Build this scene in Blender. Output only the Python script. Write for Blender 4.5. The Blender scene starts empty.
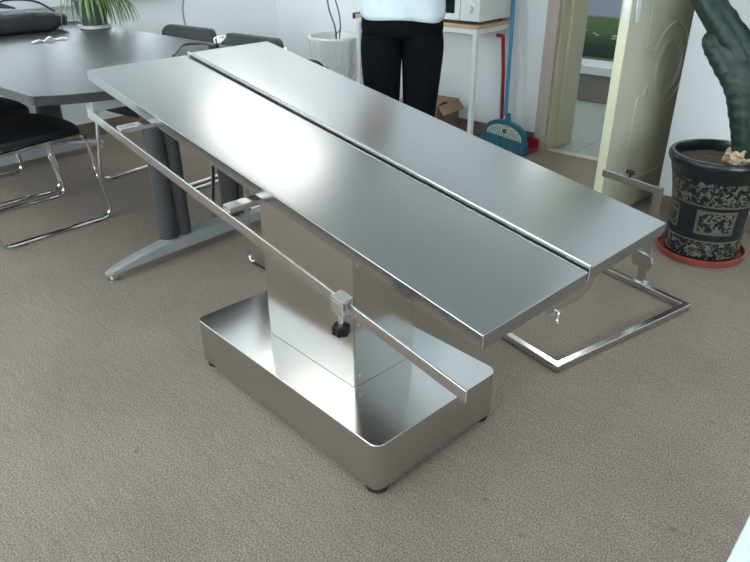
import bpy, bmesh, math, random
from mathutils import Vector, Matrix, noise
random.seed(7)
S = bpy.context.scene
COL = S.collection
PI = math.pi
R = math.radians

# ------------------------------------------------------------------ materials
def nodes_of(name):
    m = bpy.data.materials.new(name); m.use_nodes = True
    nt = m.node_tree; b = nt.nodes['Principled BSDF']
    return m, nt, b

def mat(name, col, rough=.5, metal=0., spec=.5, noise_scale=None, var=.12, bump=0., bscale=200., coat=0., trans=0., emis=None, estr=0., stretch=None, alpha=None):
    m, nt, b = nodes_of(name)
    c = (*col, 1)
    b.inputs['Base Color'].default_value = c
    b.inputs['Roughness'].default_value = rough
    b.inputs['Metallic'].default_value = metal
    b.inputs['Specular IOR Level'].default_value = spec
    b.inputs['Coat Weight'].default_value = coat
    b.inputs['Transmission Weight'].default_value = trans
    if emis:
        b.inputs['Emission Color'].default_value = (*emis, 1); b.inputs['Emission Strength'].default_value = estr
    tc = nt.nodes.new('ShaderNodeTexCoord')
    mp = nt.nodes.new('ShaderNodeMapping'); nt.links.new(tc.outputs['Object'], mp.inputs[0])
    if stretch: mp.inputs['Scale'].default_value = stretch
    if noise_scale:
        n = nt.nodes.new('ShaderNodeTexNoise'); n.inputs['Scale'].default_value = noise_scale; n.inputs['Detail'].default_value = 4
        nt.links.new(mp.outputs[0], n.inputs[0])
        rp = nt.nodes.new('ShaderNodeValToRGB'); nt.links.new(n.outputs[0], rp.inputs[0])
        rp.color_ramp.elements[0].position = .3; rp.color_ramp.elements[1].position = .7
        rp.color_ramp.elements[0].color = (*[x*(1-var) for x in col], 1)
        rp.color_ramp.elements[1].color = (*[min(1, x*(1+var)) for x in col], 1)
        nt.links.new(rp.outputs[0], b.inputs['Base Color'])
    if bump:
        n2 = nt.nodes.new('ShaderNodeTexNoise'); n2.inputs['Scale'].default_value = bscale; n2.inputs['Detail'].default_value = 3
        nt.links.new(mp.outputs[0], n2.inputs[0])
        bp = nt.nodes.new('ShaderNodeBump'); bp.inputs['Strength'].default_value = bump; bp.inputs['Distance'].default_value = .01
        nt.links.new(n2.outputs[0], bp.inputs['Height']); nt.links.new(bp.outputs[0], b.inputs['Normal'])
    return m

def steel_mat(name, stretch, rough=.24, col=(.60, .61, .60), smudge=True):
    m, nt, b = nodes_of(name)
    b.inputs['Metallic'].default_value = 1.
    L = nt.links.new; N = nt.nodes.new
    tc = N('ShaderNodeTexCoord'); mp = N('ShaderNodeMapping'); L(tc.outputs['Object'], mp.inputs[0]); mp.inputs['Scale'].default_value = stretch
    n = N('ShaderNodeTexNoise'); n.inputs['Scale'].default_value = 1; n.inputs['Detail'].default_value = 5; L(mp.outputs[0], n.inputs[0])
    sm = N('ShaderNodeTexNoise'); sm.inputs['Scale'].default_value = 5; sm.inputs['Detail'].default_value = 4; L(tc.outputs['Object'], sm.inputs[0])
    r1 = N('ShaderNodeMapRange'); L(n.outputs[0], r1.inputs[0]); r1.inputs[1].default_value = .3; r1.inputs[2].default_value = .7
    r1.inputs[3].default_value = rough-.003; r1.inputs[4].default_value = rough+.004
    r2 = N('ShaderNodeMapRange'); L(sm.outputs[0], r2.inputs[0]); r2.inputs[1].default_value = .45; r2.inputs[2].default_value = .75
    r2.inputs[3].default_value = 0; r2.inputs[4].default_value = .015
    ad = N('ShaderNodeMath'); ad.operation = 'ADD'; L(r1.outputs[0], ad.inputs[0]); L(r2.outputs[0], ad.inputs[1]); L(ad.outputs[0], b.inputs['Roughness'])
    rp = N('ShaderNodeValToRGB'); L(n.outputs[0], rp.inputs[0])
    rp.color_ramp.elements[0].position = .3; rp.color_ramp.elements[1].position = .7
    rp.color_ramp.elements[0].color = (*[x*.985 for x in col], 1); rp.color_ramp.elements[1].color = (*[x*1.015 for x in col], 1)
    L(rp.outputs[0], b.inputs['Base Color'])
    return m

M = {}
M['steel_top'] = steel_mat('brushed_steel_top', (1.5, 60, 60), .21, (.415, .42, .415))
M['steel_v'] = steel_mat('brushed_steel_upright', (140, 140, 2), .17, (.60, .58, .555))
M['steel_base'] = steel_mat('brushed_steel_base', (2, 140, 140), .17, (.585, .59, .58))
M['steel_rail'] = steel_mat('brushed_steel_rail', (3, 120, 120), .2, (.56, .56, .55))
M['chrome'] = mat('chrome', (.78, .78, .78), .12, 1.)
M['zinc'] = mat('zinc_bolt', (.8, .8, .8), .3, 1.)
M['black_plastic'] = mat('black_plastic', (.006, .006, .007), .4, spec=.3, noise_scale=30, var=.2)
M['rubber'] = mat('black_rubber', (.02, .02, .02), .7, noise_scale=40, var=.2)
M['wall'] = mat('white_wall_paint', (.85, .885, .90), .8, noise_scale=3, var=.015, bump=.05, bscale=120)
M['ceiling'] = mat('ceiling_paint', (.72, .73, .72), .9, noise_scale=3, var=.02)
M['baseboard'] = mat('brown_baseboard', (.20, .145, .11), .5, noise_scale=12, var=.15)
M['casing'] = mat('beige_casing', (.52, .44, .38), .5, noise_scale=9, var=.06, stretch=(1, 1, .15))
M['jamb'] = mat('cream_jamb', (.60, .58, .42), .5, noise_scale=6, var=.05)
M['door'] = mat('khaki_door_paint', (.50, .48, .37), .38, noise_scale=4, var=.04)
M['dooredge'] = mat('cream_door_edge', (.72, .70, .50), .4, noise_scale=6, var=.03)
M['tabletop'] = mat('dark_laminate', (.050, .045, .045), .40, spec=.42, noise_scale=3, var=.12, stretch=(.3, 6, 6))
M['tableedge'] = mat('dark_table_edge', (.03, .03, .032), .25, noise_scale=20, var=.2)
M['grey_metal'] = mat('grey_painted_metal', (.40, .42, .43), .4, .3, noise_scale=10, var=.05)
M['vinyl'] = mat('black_vinyl', (.014, .016, .02), .5, noise_scale=25, var=.2, bump=.15, bscale=260)
M['white_gloss'] = mat('white_glazed_ceramic', (.80, .82, .81), .2, noise_scale=8, var=.02, coat=.4)
M['soil'] = mat('potting_soil', (.10, .065, .045), .95, noise_scale=60, var=.5, bump=.8, bscale=70)
M['leaf'] = mat('spider_plant_leaf', (.15, .25, .07), .45, noise_scale=14, var=.45)
M['planter'] = mat('dark_planter', (.06, .08, .075), .5, noise_scale=10, var=.15)
M['planter_dish'] = mat('pale_planter_dish', (.6, .62, .62), .4, noise_scale=10, var=.03)
M['cactus'] = mat('cactus_skin', (.014, .036, .026), .5, noise_scale=26, var=.45, bump=.25, bscale=45)
M['bark'] = mat('woody_bark', (.55, .42, .28), .85, noise_scale=40, var=.35, bump=.6, bscale=60)
M['terracotta'] = mat('red_saucer', (.30, .065, .045), .5, noise_scale=12, var=.12)
M['trouser'] = mat('black_cloth', (.004, .005, .0075), .95, spec=.12, noise_scale=60, var=.3, bump=.15, bscale=150)
M['shirt'] = mat('pale_blue_cloth', (.66, .75, .80), .8, noise_scale=18, var=.05, bump=.4, bscale=22)
M['skin'] = mat('skin', (.55, .36, .27), .5, noise_scale=20, var=.06)
M['hair'] = mat('black_hair', (.015, .012, .011), .5, noise_scale=80, var=.4)
M['lip'] = mat('lip', (.45, .17, .15), .5)
M['shoe'] = mat('black_shoe', (.02, .02, .02), .4, noise_scale=20, var=.2)
M['wood'] = mat('pale_wood_board', (.50, .36, .23), .5, noise_scale=5, var=.12, stretch=(1, 12, 12))
M['desk_leg'] = mat('white_desk_frame', (.74, .77, .77), .4, noise_scale=10, var=.02)
M['micro'] = mat('white_appliance', (.72, .75, .74), .3, noise_scale=10, var=.02)
M['micro_glass'] = mat('dark_oven_glass', (.01, .018, .018), .1, coat=.5, noise_scale=10, var=.1)
M['card'] = mat('cardboard', (.33, .215, .14), .8, noise_scale=10, var=.1)
M['card_in'] = mat('dark_cardboard', (.20, .12, .085), .85, noise_scale=14, var=.15)
M['blue'] = mat('blue_handle', (.025, .25, .45), .35, noise_scale=10, var=.06)
M['teal'] = mat('teal_broom_plastic', (.02, .16, .22), .4, noise_scale=10, var=.1)
M['bristle'] = mat('blue_bristles', (.02, .13, .20), .6, noise_scale=120, var=.5, stretch=(1, 1, .05))
M['red'] = mat('red_plastic', (.36, .02, .05), .4, noise_scale=10, var=.08)
M['bag'] = mat('charcoal_nylon', (.020, .023, .027), .8, noise_scale=60, var=.3, bump=.5, bscale=35)
M['cable'] = mat('black_cable', (.012, .012, .013), .45, noise_scale=20, var=.2)
M['white_plastic'] = mat('white_plastic', (.85, .86, .86), .35, noise_scale=20, var=.03)
M['grey_cable'] = mat('grey_cable', (.30, .33, .34), .5, noise_scale=20, var=.05)
M['frame_white'] = mat('white_window_frame', (.75, .78, .79), .4, noise_scale=10, var=.02)
M['frame_dark'] = mat('dark_window_rail', (.03, .035, .04), .4, noise_scale=10, var=.1)
M['lamp_metal'] = mat('white_lamp_housing', (.7, .7, .7), .4, noise_scale=10, var=.02)
M['tube'] = mat('fluorescent_tube', (.9, .9, .9), .4, emis=(1., 1., .97), estr=3.4)
M['bench'] = mat('beige_bench', (.26, .23, .20), .6, noise_scale=6, var=.06)
M['white_desk'] = mat('white_desk_laminate', (.70, .77, .79), .35, noise_scale=5, var=.02)
M['bluewall'] = mat('blue_grey_wall_paint', (.36, .41, .50), .8, noise_scale=3, var=.03)

def glass():
    m, nt, b = nodes_of('window_glass')
    b.inputs['Base Color'].default_value = (1, 1, 1, 1); b.inputs['Roughness'].default_value = 0
    b.inputs['Alpha'].default_value = .12
    return m
M['glass'] = glass()

def carpet():
    m, nt, b = nodes_of('brown_grey_carpet'); L = nt.links.new; N = nt.nodes.new
    tc = N('ShaderNodeTexCoord')
    n1 = N('ShaderNodeTexNoise'); n1.inputs['Scale'].default_value = 230; n1.inputs['Detail'].default_value = 3; L(tc.outputs['Object'], n1.inputs[0])
    n2 = N('ShaderNodeTexNoise'); n2.inputs['Scale'].default_value = 2.2; n2.inputs['Detail'].default_value = 6; L(tc.outputs['Object'], n2.inputs[0])
    mp = N('ShaderNodeMapping'); mp.inputs['Rotation'].default_value = (0, 0, .5); mp.inputs['Scale'].default_value = (12, 70, 1); L(tc.outputs['Object'], mp.inputs[0])
    n3 = N('ShaderNodeTexNoise'); n3.inputs['Scale'].default_value = 1; n3.inputs['Detail'].default_value = 3; L(mp.outputs[0], n3.inputs[0])
    rp = N('ShaderNodeValToRGB'); L(n1.outputs[0], rp.inputs[0])
    e = rp.color_ramp.elements; e[0].position = .30; e[1].position = .72
    e[0].color = (.126, .102, .082, 1); e[1].color = (.44, .362, .296, 1)
    def mul(a, fac_out, lo, hi):
        r = N('ShaderNodeMapRange'); L(fac_out, r.inputs[0]); r.inputs[1].default_value = .3; r.inputs[2].default_value = .7; r.inputs[3].default_value = lo; r.inputs[4].default_value = hi
        mx = N('ShaderNodeMix'); mx.data_type = 'RGBA'; mx.blend_type = 'MULTIPLY'; mx.inputs[0].default_value = 1
        L(a, mx.inputs[6]); L(r.outputs[0], mx.inputs[7]); return mx.outputs[2]
    c = mul(rp.outputs[0], n2.outputs[0], .90, 1.08); c = mul(c, n3.outputs[0], .92, 1.06)
    vo = N('ShaderNodeTexVoronoi'); vo.inputs['Scale'].default_value = 7; L(tc.outputs['Object'], vo.inputs[0])
    st = N('ShaderNodeMapRange'); L(vo.outputs['Distance'], st.inputs[0]); st.inputs[1].default_value = .03; st.inputs[2].default_value = .07; st.inputs[3].default_value = .72; st.inputs[4].default_value = 1
    mx = N('ShaderNodeMix'); mx.data_type = 'RGBA'; mx.blend_type = 'MULTIPLY'; mx.inputs[0].default_value = 1; L(c, mx.inputs[6]); L(st.outputs[0], mx.inputs[7])
    L(mx.outputs[2], b.inputs['Base Color'])
    b.inputs['Roughness'].default_value = .95; b.inputs['Specular IOR Level'].default_value = .15
    bp = N('ShaderNodeBump'); bp.inputs['Strength'].default_value = .35; bp.inputs['Distance'].default_value = .004; L(n1.outputs[0], bp.inputs['Height']); L(bp.outputs[0], b.inputs['Normal'])
    return m
M['carpet'] = carpet()

def tiles():
    m, nt, b = nodes_of('grey_floor_tiles'); L = nt.links.new; N = nt.nodes.new
    tc = N('ShaderNodeTexCoord'); br = N('ShaderNodeTexBrick'); L(tc.outputs['Object'], br.inputs[0])
    br.offset = 0; br.inputs['Scale'].default_value = 1; br.inputs['Brick Width'].default_value = .6; br.inputs['Row Height'].default_value = .6; br.inputs['Mortar Size'].default_value = .004
    br.inputs['Color1'].default_value = (.42, .44, .40, 1); br.inputs['Color2'].default_value = (.38, .40, .37, 1); br.inputs['Mortar'].default_value = (.2, .2, .19, 1)
    n = N('ShaderNodeTexNoise'); n.inputs['Scale'].default_value = 30; L(tc.outputs['Object'], n.inputs[0])
    r = N('ShaderNodeMapRange'); L(n.outputs[0], r.inputs[0]); r.inputs[1].default_value = .3; r.inputs[2].default_value = .7; r.inputs[3].default_value = .85; r.inputs[4].default_value = 1.1
    mx = N('ShaderNodeMix'); mx.data_type = 'RGBA'; mx.blend_type = 'MULTIPLY'; mx.inputs[0].default_value = 1
    L(br.outputs[0], mx.inputs[6]); L(r.outputs[0], mx.inputs[7]); L(mx.outputs[2], b.inputs['Base Color']); b.inputs['Roughness'].default_value = .3
    return m
M['tiles'] = tiles()

def perforated():
    m, nt, b = nodes_of('perforated_black_sleeve'); L = nt.links.new; N = nt.nodes.new
    tc = N('ShaderNodeTexCoord'); sp = N('ShaderNodeSeparateXYZ'); L(tc.outputs['Object'], sp.inputs[0])
    at = N('ShaderNodeMath'); at.operation = 'ARCTAN2'; L(sp.outputs[1], at.inputs[0]); L(sp.outputs[0], at.inputs[1])
    cx = N('ShaderNodeCombineXYZ')
    a = N('ShaderNodeMath'); a.operation = 'MULTIPLY'; L(at.outputs[0], a.inputs[0]); a.inputs[1].default_value = .045
    L(a.outputs[0], cx.inputs[0]); L(sp.outputs[2], cx.inputs[1])
    mp = N('ShaderNodeMapping'); mp.inputs['Rotation'].default_value = (0, 0, PI/4); mp.inputs['Scale'].default_value = (105, 105, 105); L(cx.outputs[0], mp.inputs[0])
    vo = N('ShaderNodeTexVoronoi'); vo.inputs['Scale'].default_value = 1; vo.inputs['Randomness'].default_value = 0; vo.voronoi_dimensions = '2D'; L(mp.outputs[0], vo.inputs[0])
    rp = N('ShaderNodeValToRGB'); L(vo.outputs['Distance'], rp.inputs[0]); e = rp.color_ramp.elements
    e[0].position = .26; e[0].color = (.15, .16, .16, 1); e[1].position = .34; e[1].color = (.012, .012, .014, 1)
    L(rp.outputs[0], b.inputs['Base Color']); b.inputs['Roughness'].default_value = .4
    return m
M['perf'] = perforated()

def ornate():
    # dark green glaze with two bands and square panels of tan scrollwork
    m, nt, b = nodes_of('dark_glaze_with_tan_scrollwork'); L = nt.links.new; N = nt.nodes.new
    def mth(op, a, bb=None, c=None):
        k = N('ShaderNodeMath'); k.operation = op
        for i, v in enumerate((a, bb, c)):
            if v is None: continue
            if isinstance(v, (int, float)): k.inputs[i].default_value = v
            else: L(v, k.inputs[i])
        return k.outputs[0]
    tc = N('ShaderNodeTexCoord'); sp = N('ShaderNodeSeparateXYZ'); L(tc.outputs['Object'], sp.inputs[0]); z = sp.outputs[2]
    ang = mth('ARCTAN2', sp.outputs[1], sp.outputs[0])
    def within(v, lo, hi): return mth('MULTIPLY', mth('GREATER_THAN', v, lo), mth('LESS_THAN', v, hi))
    b1 = within(z, .030, .105); b2 = within(z, .265, .365)
    aa = mth('PINGPONG', mth('SUBTRACT', ang, R(-62) - PI/4*0), PI/4)       # 0 at panel centre, repeats every 90 deg
    pan = mth('MULTIPLY', mth('LESS_THAN', aa, .44), within(z, .150, .232))
    pan_out = mth('MULTIPLY', mth('LESS_THAN', aa, .52), within(z, .138, .244))
    border = mth('SUBTRACT', pan_out, pan)
    band = mth('MAXIMUM', mth('MAXIMUM', b1, b2), pan)
    lines = mth('MAXIMUM', within(z, .105, .110), within(z, .259, .265))
    n = N('ShaderNodeTexNoise'); n.inputs['Scale'].default_value = 46; n.inputs['Detail'].default_value = 2; n.inputs['Distortion'].default_value = 1.4; L(tc.outputs['Object'], n.inputs[0])
    scr = mth('GREATER_THAN', n.outputs[0], .53)
    mask = mth('MAXIMUM', mth('MULTIPLY', band, scr), mth('MAXIMUM', mth('MULTIPLY', border, .75), lines))
    mx = N('ShaderNodeMix'); mx.data_type = 'RGBA'; L(mask, mx.inputs[0]); mx.inputs[6].default_value = (.010, .016, .019, 1); mx.inputs[7].default_value = (.13, .118, .085, 1)
    L(mx.outputs[2], b.inputs['Base Color'])
    rr = N('ShaderNodeMapRange'); L(mask, rr.inputs[0]); rr.inputs[3].default_value = .22; rr.inputs[4].default_value = .6; L(rr.outputs[0], b.inputs['Roughness'])
    bp = N('ShaderNodeBump'); bp.inputs['Strength'].default_value = .4; bp.inputs['Distance'].default_value = .003; L(mask, bp.inputs['Height']); L(bp.outputs[0], b.inputs['Normal'])
    return m
M['ornate'] = ornate()

def meadow():
    m, nt, b = nodes_of('meadow_print'); L = nt.links.new; N = nt.nodes.new
    tc = N('ShaderNodeTexCoord'); sp = N('ShaderNodeSeparateXYZ'); L(tc.outputs['Generated'], sp.inputs[0])
    n = N('ShaderNodeTexNoise'); n.inputs['Scale'].default_value = 5; n.inputs['Detail'].default_value = 5; L(tc.outputs['Generated'], n.inputs[0])
    ad = N('ShaderNodeMath'); ad.operation = 'MULTIPLY_ADD'; L(n.outputs[0], ad.inputs[0]); ad.inputs[1].default_value = .18; L(sp.outputs[2], ad.inputs[2])
    rp = N('ShaderNodeValToRGB'); L(ad.outputs[0], rp.inputs[0]); rp.color_ramp.interpolation = 'EASE'
    e = rp.color_ramp.elements; e[0].position = .12; e[0].color = (.010, .022, .016, 1); e[1].position = 1.0; e[1].color = (.11, .17, .06, 1)
    for p, c in ((.35, (.015, .04, .02)), (.5, (.035, .075, .032)), (.8, (.075, .15, .05))):
        k = rp.color_ramp.elements.new(p); k.color = (*c, 1)
    vo = N('ShaderNodeTexVoronoi'); vo.inputs['Scale'].default_value = 16; L(tc.outputs['Generated'], vo.inputs[0])
    fl = N('ShaderNodeMath'); fl.operation = 'LESS_THAN'; L(vo.outputs['Distance'], fl.inputs[0]); fl.inputs[1].default_value = .42
    z1 = N('ShaderNodeMath'); z1.operation = 'COMPARE'; L(sp.outputs[2], z1.inputs[0]); z1.inputs[1].default_value = .58; z1.inputs[2].default_value = .09
    mu = N('ShaderNodeMath'); mu.operation = 'MULTIPLY'; L(fl.outputs[0], mu.inputs[0]); L(z1.outputs[0], mu.inputs[1])
    mx = N('ShaderNodeMix'); mx.data_type = 'RGBA'; L(mu.outputs[0], mx.inputs[0]); L(rp.outputs[0], mx.inputs[6]); mx.inputs[7].default_value = (.34, .42, .36, 1)
    L(mx.outputs[2], b.inputs['Base Color']); b.inputs['Roughness'].default_value = .5
    return m
M['meadow'] = meadow()

# ------------------------------------------------------------------ mesh helpers
def box(bm, x0, x1, y0, y1, z0, z1, mtx=None, bev=0., seg=2):
    vs = [bm.verts.new((x, y, z)) for z in (z0, z1) for y in (y0, y1) for x in (x0, x1)]
    idx = [(0, 2, 3, 1), (4, 5, 7, 6), (0, 1, 5, 4), (2, 6, 7, 3), (0, 4, 6, 2), (1, 3, 7, 5)]
    fs = [bm.faces.new([vs[i] for i in f]) for f in idx]
    if bev:
        es = list({e for f in fs for e in f.edges})
        r = bmesh.ops.bevel(bm, geom=es, offset=bev, segments=seg, affect='EDGES', profile=.5)
        vs = list({v for f in r['faces'] for v in f.verts} | {v for v in vs if v.is_valid})
    if mtx is not None:
        for v in vs: v.co = mtx @ v.co
    return vs

def frames(path, closed=False):
    n = len(path); T = []
    for i in range(n):
        a = path[(i-1) % n] if (closed or i > 0) else path[i]
        c = path[(i+1) % n] if (closed or i < n-1) else path[i]
        T.append((c-a).normalized())
    up = Vector((0, 0, 1)) if abs(T[0].z) < .9 else Vector((1, 0, 0))
    N0 = (up - T[0]*up.dot(T[0])).normalized(); out = []
    Np = N0
    for t in T:
        Np = (Np - t*Np.dot(t))
        if Np.length < 1e-6: Np = t.orthogonal()
        Np.normalize(); out.append((t, Np.copy(), t.cross(Np)))
    return out

def tube(bm, path, r, seg=10, closed=False, cap=True, shape=None):
    path = [Vector(p) for p in path]; fr = frames(path, closed); rings = []
    for i, (p, (t, a, b)) in enumerate(zip(path, fr)):
        rr = r[i] if isinstance(r, (list, tuple)) else r
        ring = []
        for k in range(seg):
            th = 2*PI*k/seg; s = shape(th, i) if shape else 1
            ring.append(bm.verts.new(p + (a*math.cos(th) + b*math.sin(th))*rr*s))
        rings.append(ring)
    m = len(rings)
    for i in range(m if closed else m-1):
        A, B = rings[i], rings[(i+1) % m]
        for k in range(seg): bm.faces.new((A[k], A[(k+1) % seg], B[(k+1) % seg], B[k]))
    if cap and not closed:
        bm.faces.new(rings[0][::-1]); bm.faces.new(rings[-1])
    return rings

def rounded(points, rad, seg=6, closed=False):
    P = [Vector(p) for p in points]; n = len(P); out = []
    for i in range(n):
        if not closed and i in (0, n-1): out.append(P[i]); continue
        a, p, c = P[(i-1) % n], P[i], P[(i+1) % n]
        r = rad[i] if isinstance(rad, (list, tuple)) else rad
        d1, d2 = (a-p), (c-p); l = min(r, d1.length*.49, d2.length*.49)
        s, e = p + d1.normalized()*l, p + d2.normalized()*l
        for k in range(seg+1):
            t = k/seg; out.append(s*(1-t)**2 + p*2*t*(1-t) + e*t*t)
    return out

def spline(pts, n=8):
    P = [Vector(p) for p in pts]; out = []
    for i in range(len(P)-1):
        p0 = P[max(i-1, 0)]; p1 = P[i]; p2 = P[i+1]; p3 = P[min(i+2, len(P)-1)]
        for k in range(n):
            t = k/n
            out.append(.5*((2*p1) + (p2-p0)*t + (2*p0-5*p1+4*p2-p3)*t*t + (3*p1-p0-3*p2+p3)*t**3))
    out.append(P[-1]); return out

def lathe(bm, prof, c=(0, 0, 0), seg=32, cap0=True, cap1=True, wob=None):
    rings = []
    for (r, z) in prof:
        rings.append([bm.verts.new((c[0]+r*(wob(th, z) if wob else 1)*math.cos(th), c[1]+r*(wob(th, z) if wob else 1)*math.sin(th), c[2]+z)) for th in [2*PI*k/seg for k in range(seg)]])
    for A, B in zip(rings, rings[1:]):
        for k in range(seg): bm.faces.new((A[k], A[(k+1) % seg], B[(k+1) % seg], B[k]))
    if cap0: bm.faces.new(rings[0][::-1])
    if cap1: bm.faces.new(rings[-1])

def prism(bm, poly, z0, z1, mtx=None):
    a = [bm.verts.new((x, y, z0)) for x, y in poly]; b = [bm.verts.new((x, y, z1)) for x, y in poly]
    n = len(poly); fs = [bm.faces.new(a[::-1]), bm.faces.new(b)]
    for i in range(n): fs.append(bm.faces.new((a[i], a[(i+1) % n], b[(i+1) % n], b[i])))
    if mtx is not None:
        for v in a+b: v.co = mtx @ v.co
    return a, b

def rrect(x0, x1, y0, y1, r, seg=6):
    out = []
    for cx, cy, a0 in ((x1-r, y1-r, 0), (x0+r, y1-r, PI/2), (x0+r, y0+r, PI), (x1-r, y0+r, 3*PI/2)):
        for k in range(seg+1):
            a = a0 + PI/2*k/seg; out.append((cx+r*math.cos(a), cy+r*math.sin(a)))
    return out

def build(name, bm, m, parent=None, smooth=True, sharp=35, bevel=0., loc=None):
    bmesh.ops.recalc_face_normals(bm, faces=bm.faces[:])
    me = bpy.data.meshes.new(name); bm.to_mesh(me); bm.free()
    me.materials.append(m)
    o = bpy.data.objects.new(name, me); COL.objects.link(o)
    if smooth:
        me.polygons.foreach_set('use_smooth', [True]*len(me.polygons))
        me.set_sharp_from_angle(angle=R(sharp))
    if bevel:
        md = o.modifiers.new('bevel', 'BEVEL'); md.width = bevel; md.segments = 2; md.limit_method = 'ANGLE'; md.angle_limit = R(40)
    if smooth and len(me.polygons) < 500:
        wn = o.modifiers.new('normals', 'WEIGHTED_NORMAL'); wn.keep_sharp = True; wn.weight = 100
    if parent is not None: o.parent = parent
    if loc is not None: o.location = loc
    return o

def NB(): return bmesh.new()

def thing(name, label, cat, loc=(0, 0, 0), rz=0., group=None):
    o = bpy.data.objects.new(name, None); COL.objects.link(o); o.empty_display_size = .1
    o.location = loc; o.rotation_euler = (0, 0, rz); o['label'] = label; o['category'] = cat
    if group: o['group'] = group
    return o
def tag(o, label, cat, group=None):
    o['label'] = label; o['category'] = cat
    if group: o['group'] = group
    return o
def struct(name, bm, m, label=None, **k):
    o = build(name, bm, m, **k)
    if k.get('parent') is None: o['kind'] = 'structure'
    if label: o['label'] = label
    return o
def simplebox(*a, bev=0.):
    bm = NB(); box(bm, *a, bev=bev); return bm

# ------------------------------------------------------------------ the room
XW = -4.47; YB = 3.88; YP = 3.33; XE = 2.6; YS = -2.4; ZC = 2.8
struct('floor', simplebox(XW-.3, XE+.3, YS-.3, 3.90, -.1, 0), M['carpet'])
struct('floor', simplebox(-4.2, -.9, 3.90, 6.6, -.1, -.004), M['tiles'], label='grey tiled floor of the room beyond the door')
struct('ceiling', simplebox(XW-.3, XE+.3, YS-.3, 6.6, ZC, ZC+.1), M['ceiling'])
# wall with the door
bm = NB(); box(bm, XW-.3, -1.98, YB, YB+.28, 0, ZC); box(bm, -1.98, -1.06, YB, YB+.28, 2.08, ZC); struct('wall_back', bm, M['wall'])
struct('wall_pier', simplebox(-1.04, XE+.3, YP, YB+.28, 0, ZC), M['wall'])
# window wall (left)
wy0, wy1, wz0, wz1 = .0, 2.95, .90, 2.0
bm = NB()
box(bm, XW-.28, XW, YS-.3, wy0, 0, ZC); box(bm, XW-.28, XW, wy1, YB, 0, ZC)
box(bm, XW-.28, XW, wy0, wy1, 0, wz0-.06); box(bm, XW-.28, XW, wy0, wy1, wz1, ZC)
struct('wall_left', bm, M['wall'])
# wall behind the camera with an opening for an added window
sx0, sx1 = -3.9, -.1
bm = NB()
box(bm, XW, sx0, YS-.28, YS, 0, ZC); box(bm, sx1, XE+.3, YS-.28, YS, 0, ZC)
box(bm, sx0, sx1, YS-.28, YS, 0, .85); box(bm, sx0, sx1, YS-.28, YS, 2.4, ZC)
struct('wall_front', bm, M['wall'])
ry0, ry1 = -1.6, 1.4
bm = NB()
box(bm, XE, XE+.28, YS, ry0, 0, ZC); box(bm, XE, XE+.28, ry1, YP, 0, ZC); box(bm, XE, XE+.28, ry0, ry1, 0, .85); box(bm, XE, XE+.28, ry0, ry1, 2.3, ZC)
struct('wall_right', bm, M['wall'])
wf = NB()
for a, b_, za, zb in ((ry0, ry1, 2.25, 2.3), (ry0, ry1, .9, .95), (ry0, ry0+.05, .95, 2.25), (ry1-.05, ry1, .95, 2.25), (-.125, -.075, .95, 2.25)): box(wf, XE+.1, XE+.16, a, b_, za, zb, bev=.003)
w3 = struct('added_window_3', wf, M['frame_white'])  # unseen window, added to throw light on the left wall
build('pane', simplebox(XE+.125, XE+.131, ry0+.02, ry1-.02, .92, 2.28), M['glass'], w3)
build('window_sill', simplebox(XE-.05, XE+.25, ry0-.04, ry1+.04, .85, .899, bev=.004), M['frame_white'], w3)
# next room
bm = NB(); box(bm, -4.2, -.9, 6.3, 6.6, 0, ZC); box(bm, -4.2, -4.0, YB+.28, 6.3, 0, ZC); box(bm, -1.04, -.9, YB+.28, 6.3, 0, ZC)
struct('wall_beyond', bm, M['bluewall'])

def window(name, axis, a0, a1, z0, z1, pos, nm, mull=3, dark=False):
    # axis 'y': window in an X-plane wall running along Y
    bm = NB(); t = .05
    def bx(b, a, aa, za, zb, d0, d1):
        if axis == 'y': box(b, pos-d1, pos-d0, a, aa, za, zb, bev=.004)
        else: box(b, a, aa, pos-d1, pos-d0, za, zb, bev=.004)
    bx(bm, a0, a1, z1-t, z1, .10, .17)
    bx(bm, a0, a0+t, z0, z1, .10, .17); bx(bm, a1-t, a1, z0, z1, .10, .17)
    for k in range(1, mull):
        c = a0+(a1-a0)*k/mull; bx(bm, c-.025, c+.025, z0, z1, .10, .17)
    w = struct(nm, bm, M['frame_white'])
    bm = NB(); bx(bm, a0, a1, z0, z0+t*.9, .09, .175); build('bottom_rail', bm, M['frame_dark'] if dark else M['frame_white'], w)
    bm = NB(); bx(bm, a0+.01, a1-.01, z0+.01, z1-.01, .13, .136); build('pane', bm, M['glass'], w)
    bm = NB(); bx(bm, a0-.04, a1+.04, z0-.06, z0-.001, -.05, .25); build('window_sill', bm, M['frame_white'], w)
    return w
window('w', 'y', wy0, wy1, wz0, wz1, XW, 'window_1', dark=True)
window('w', 'x', sx0, sx1, .91, 2.4, YS, 'added_window_2', mull=4)  # unseen second window, guessed and sized for light from behind the camera
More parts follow.
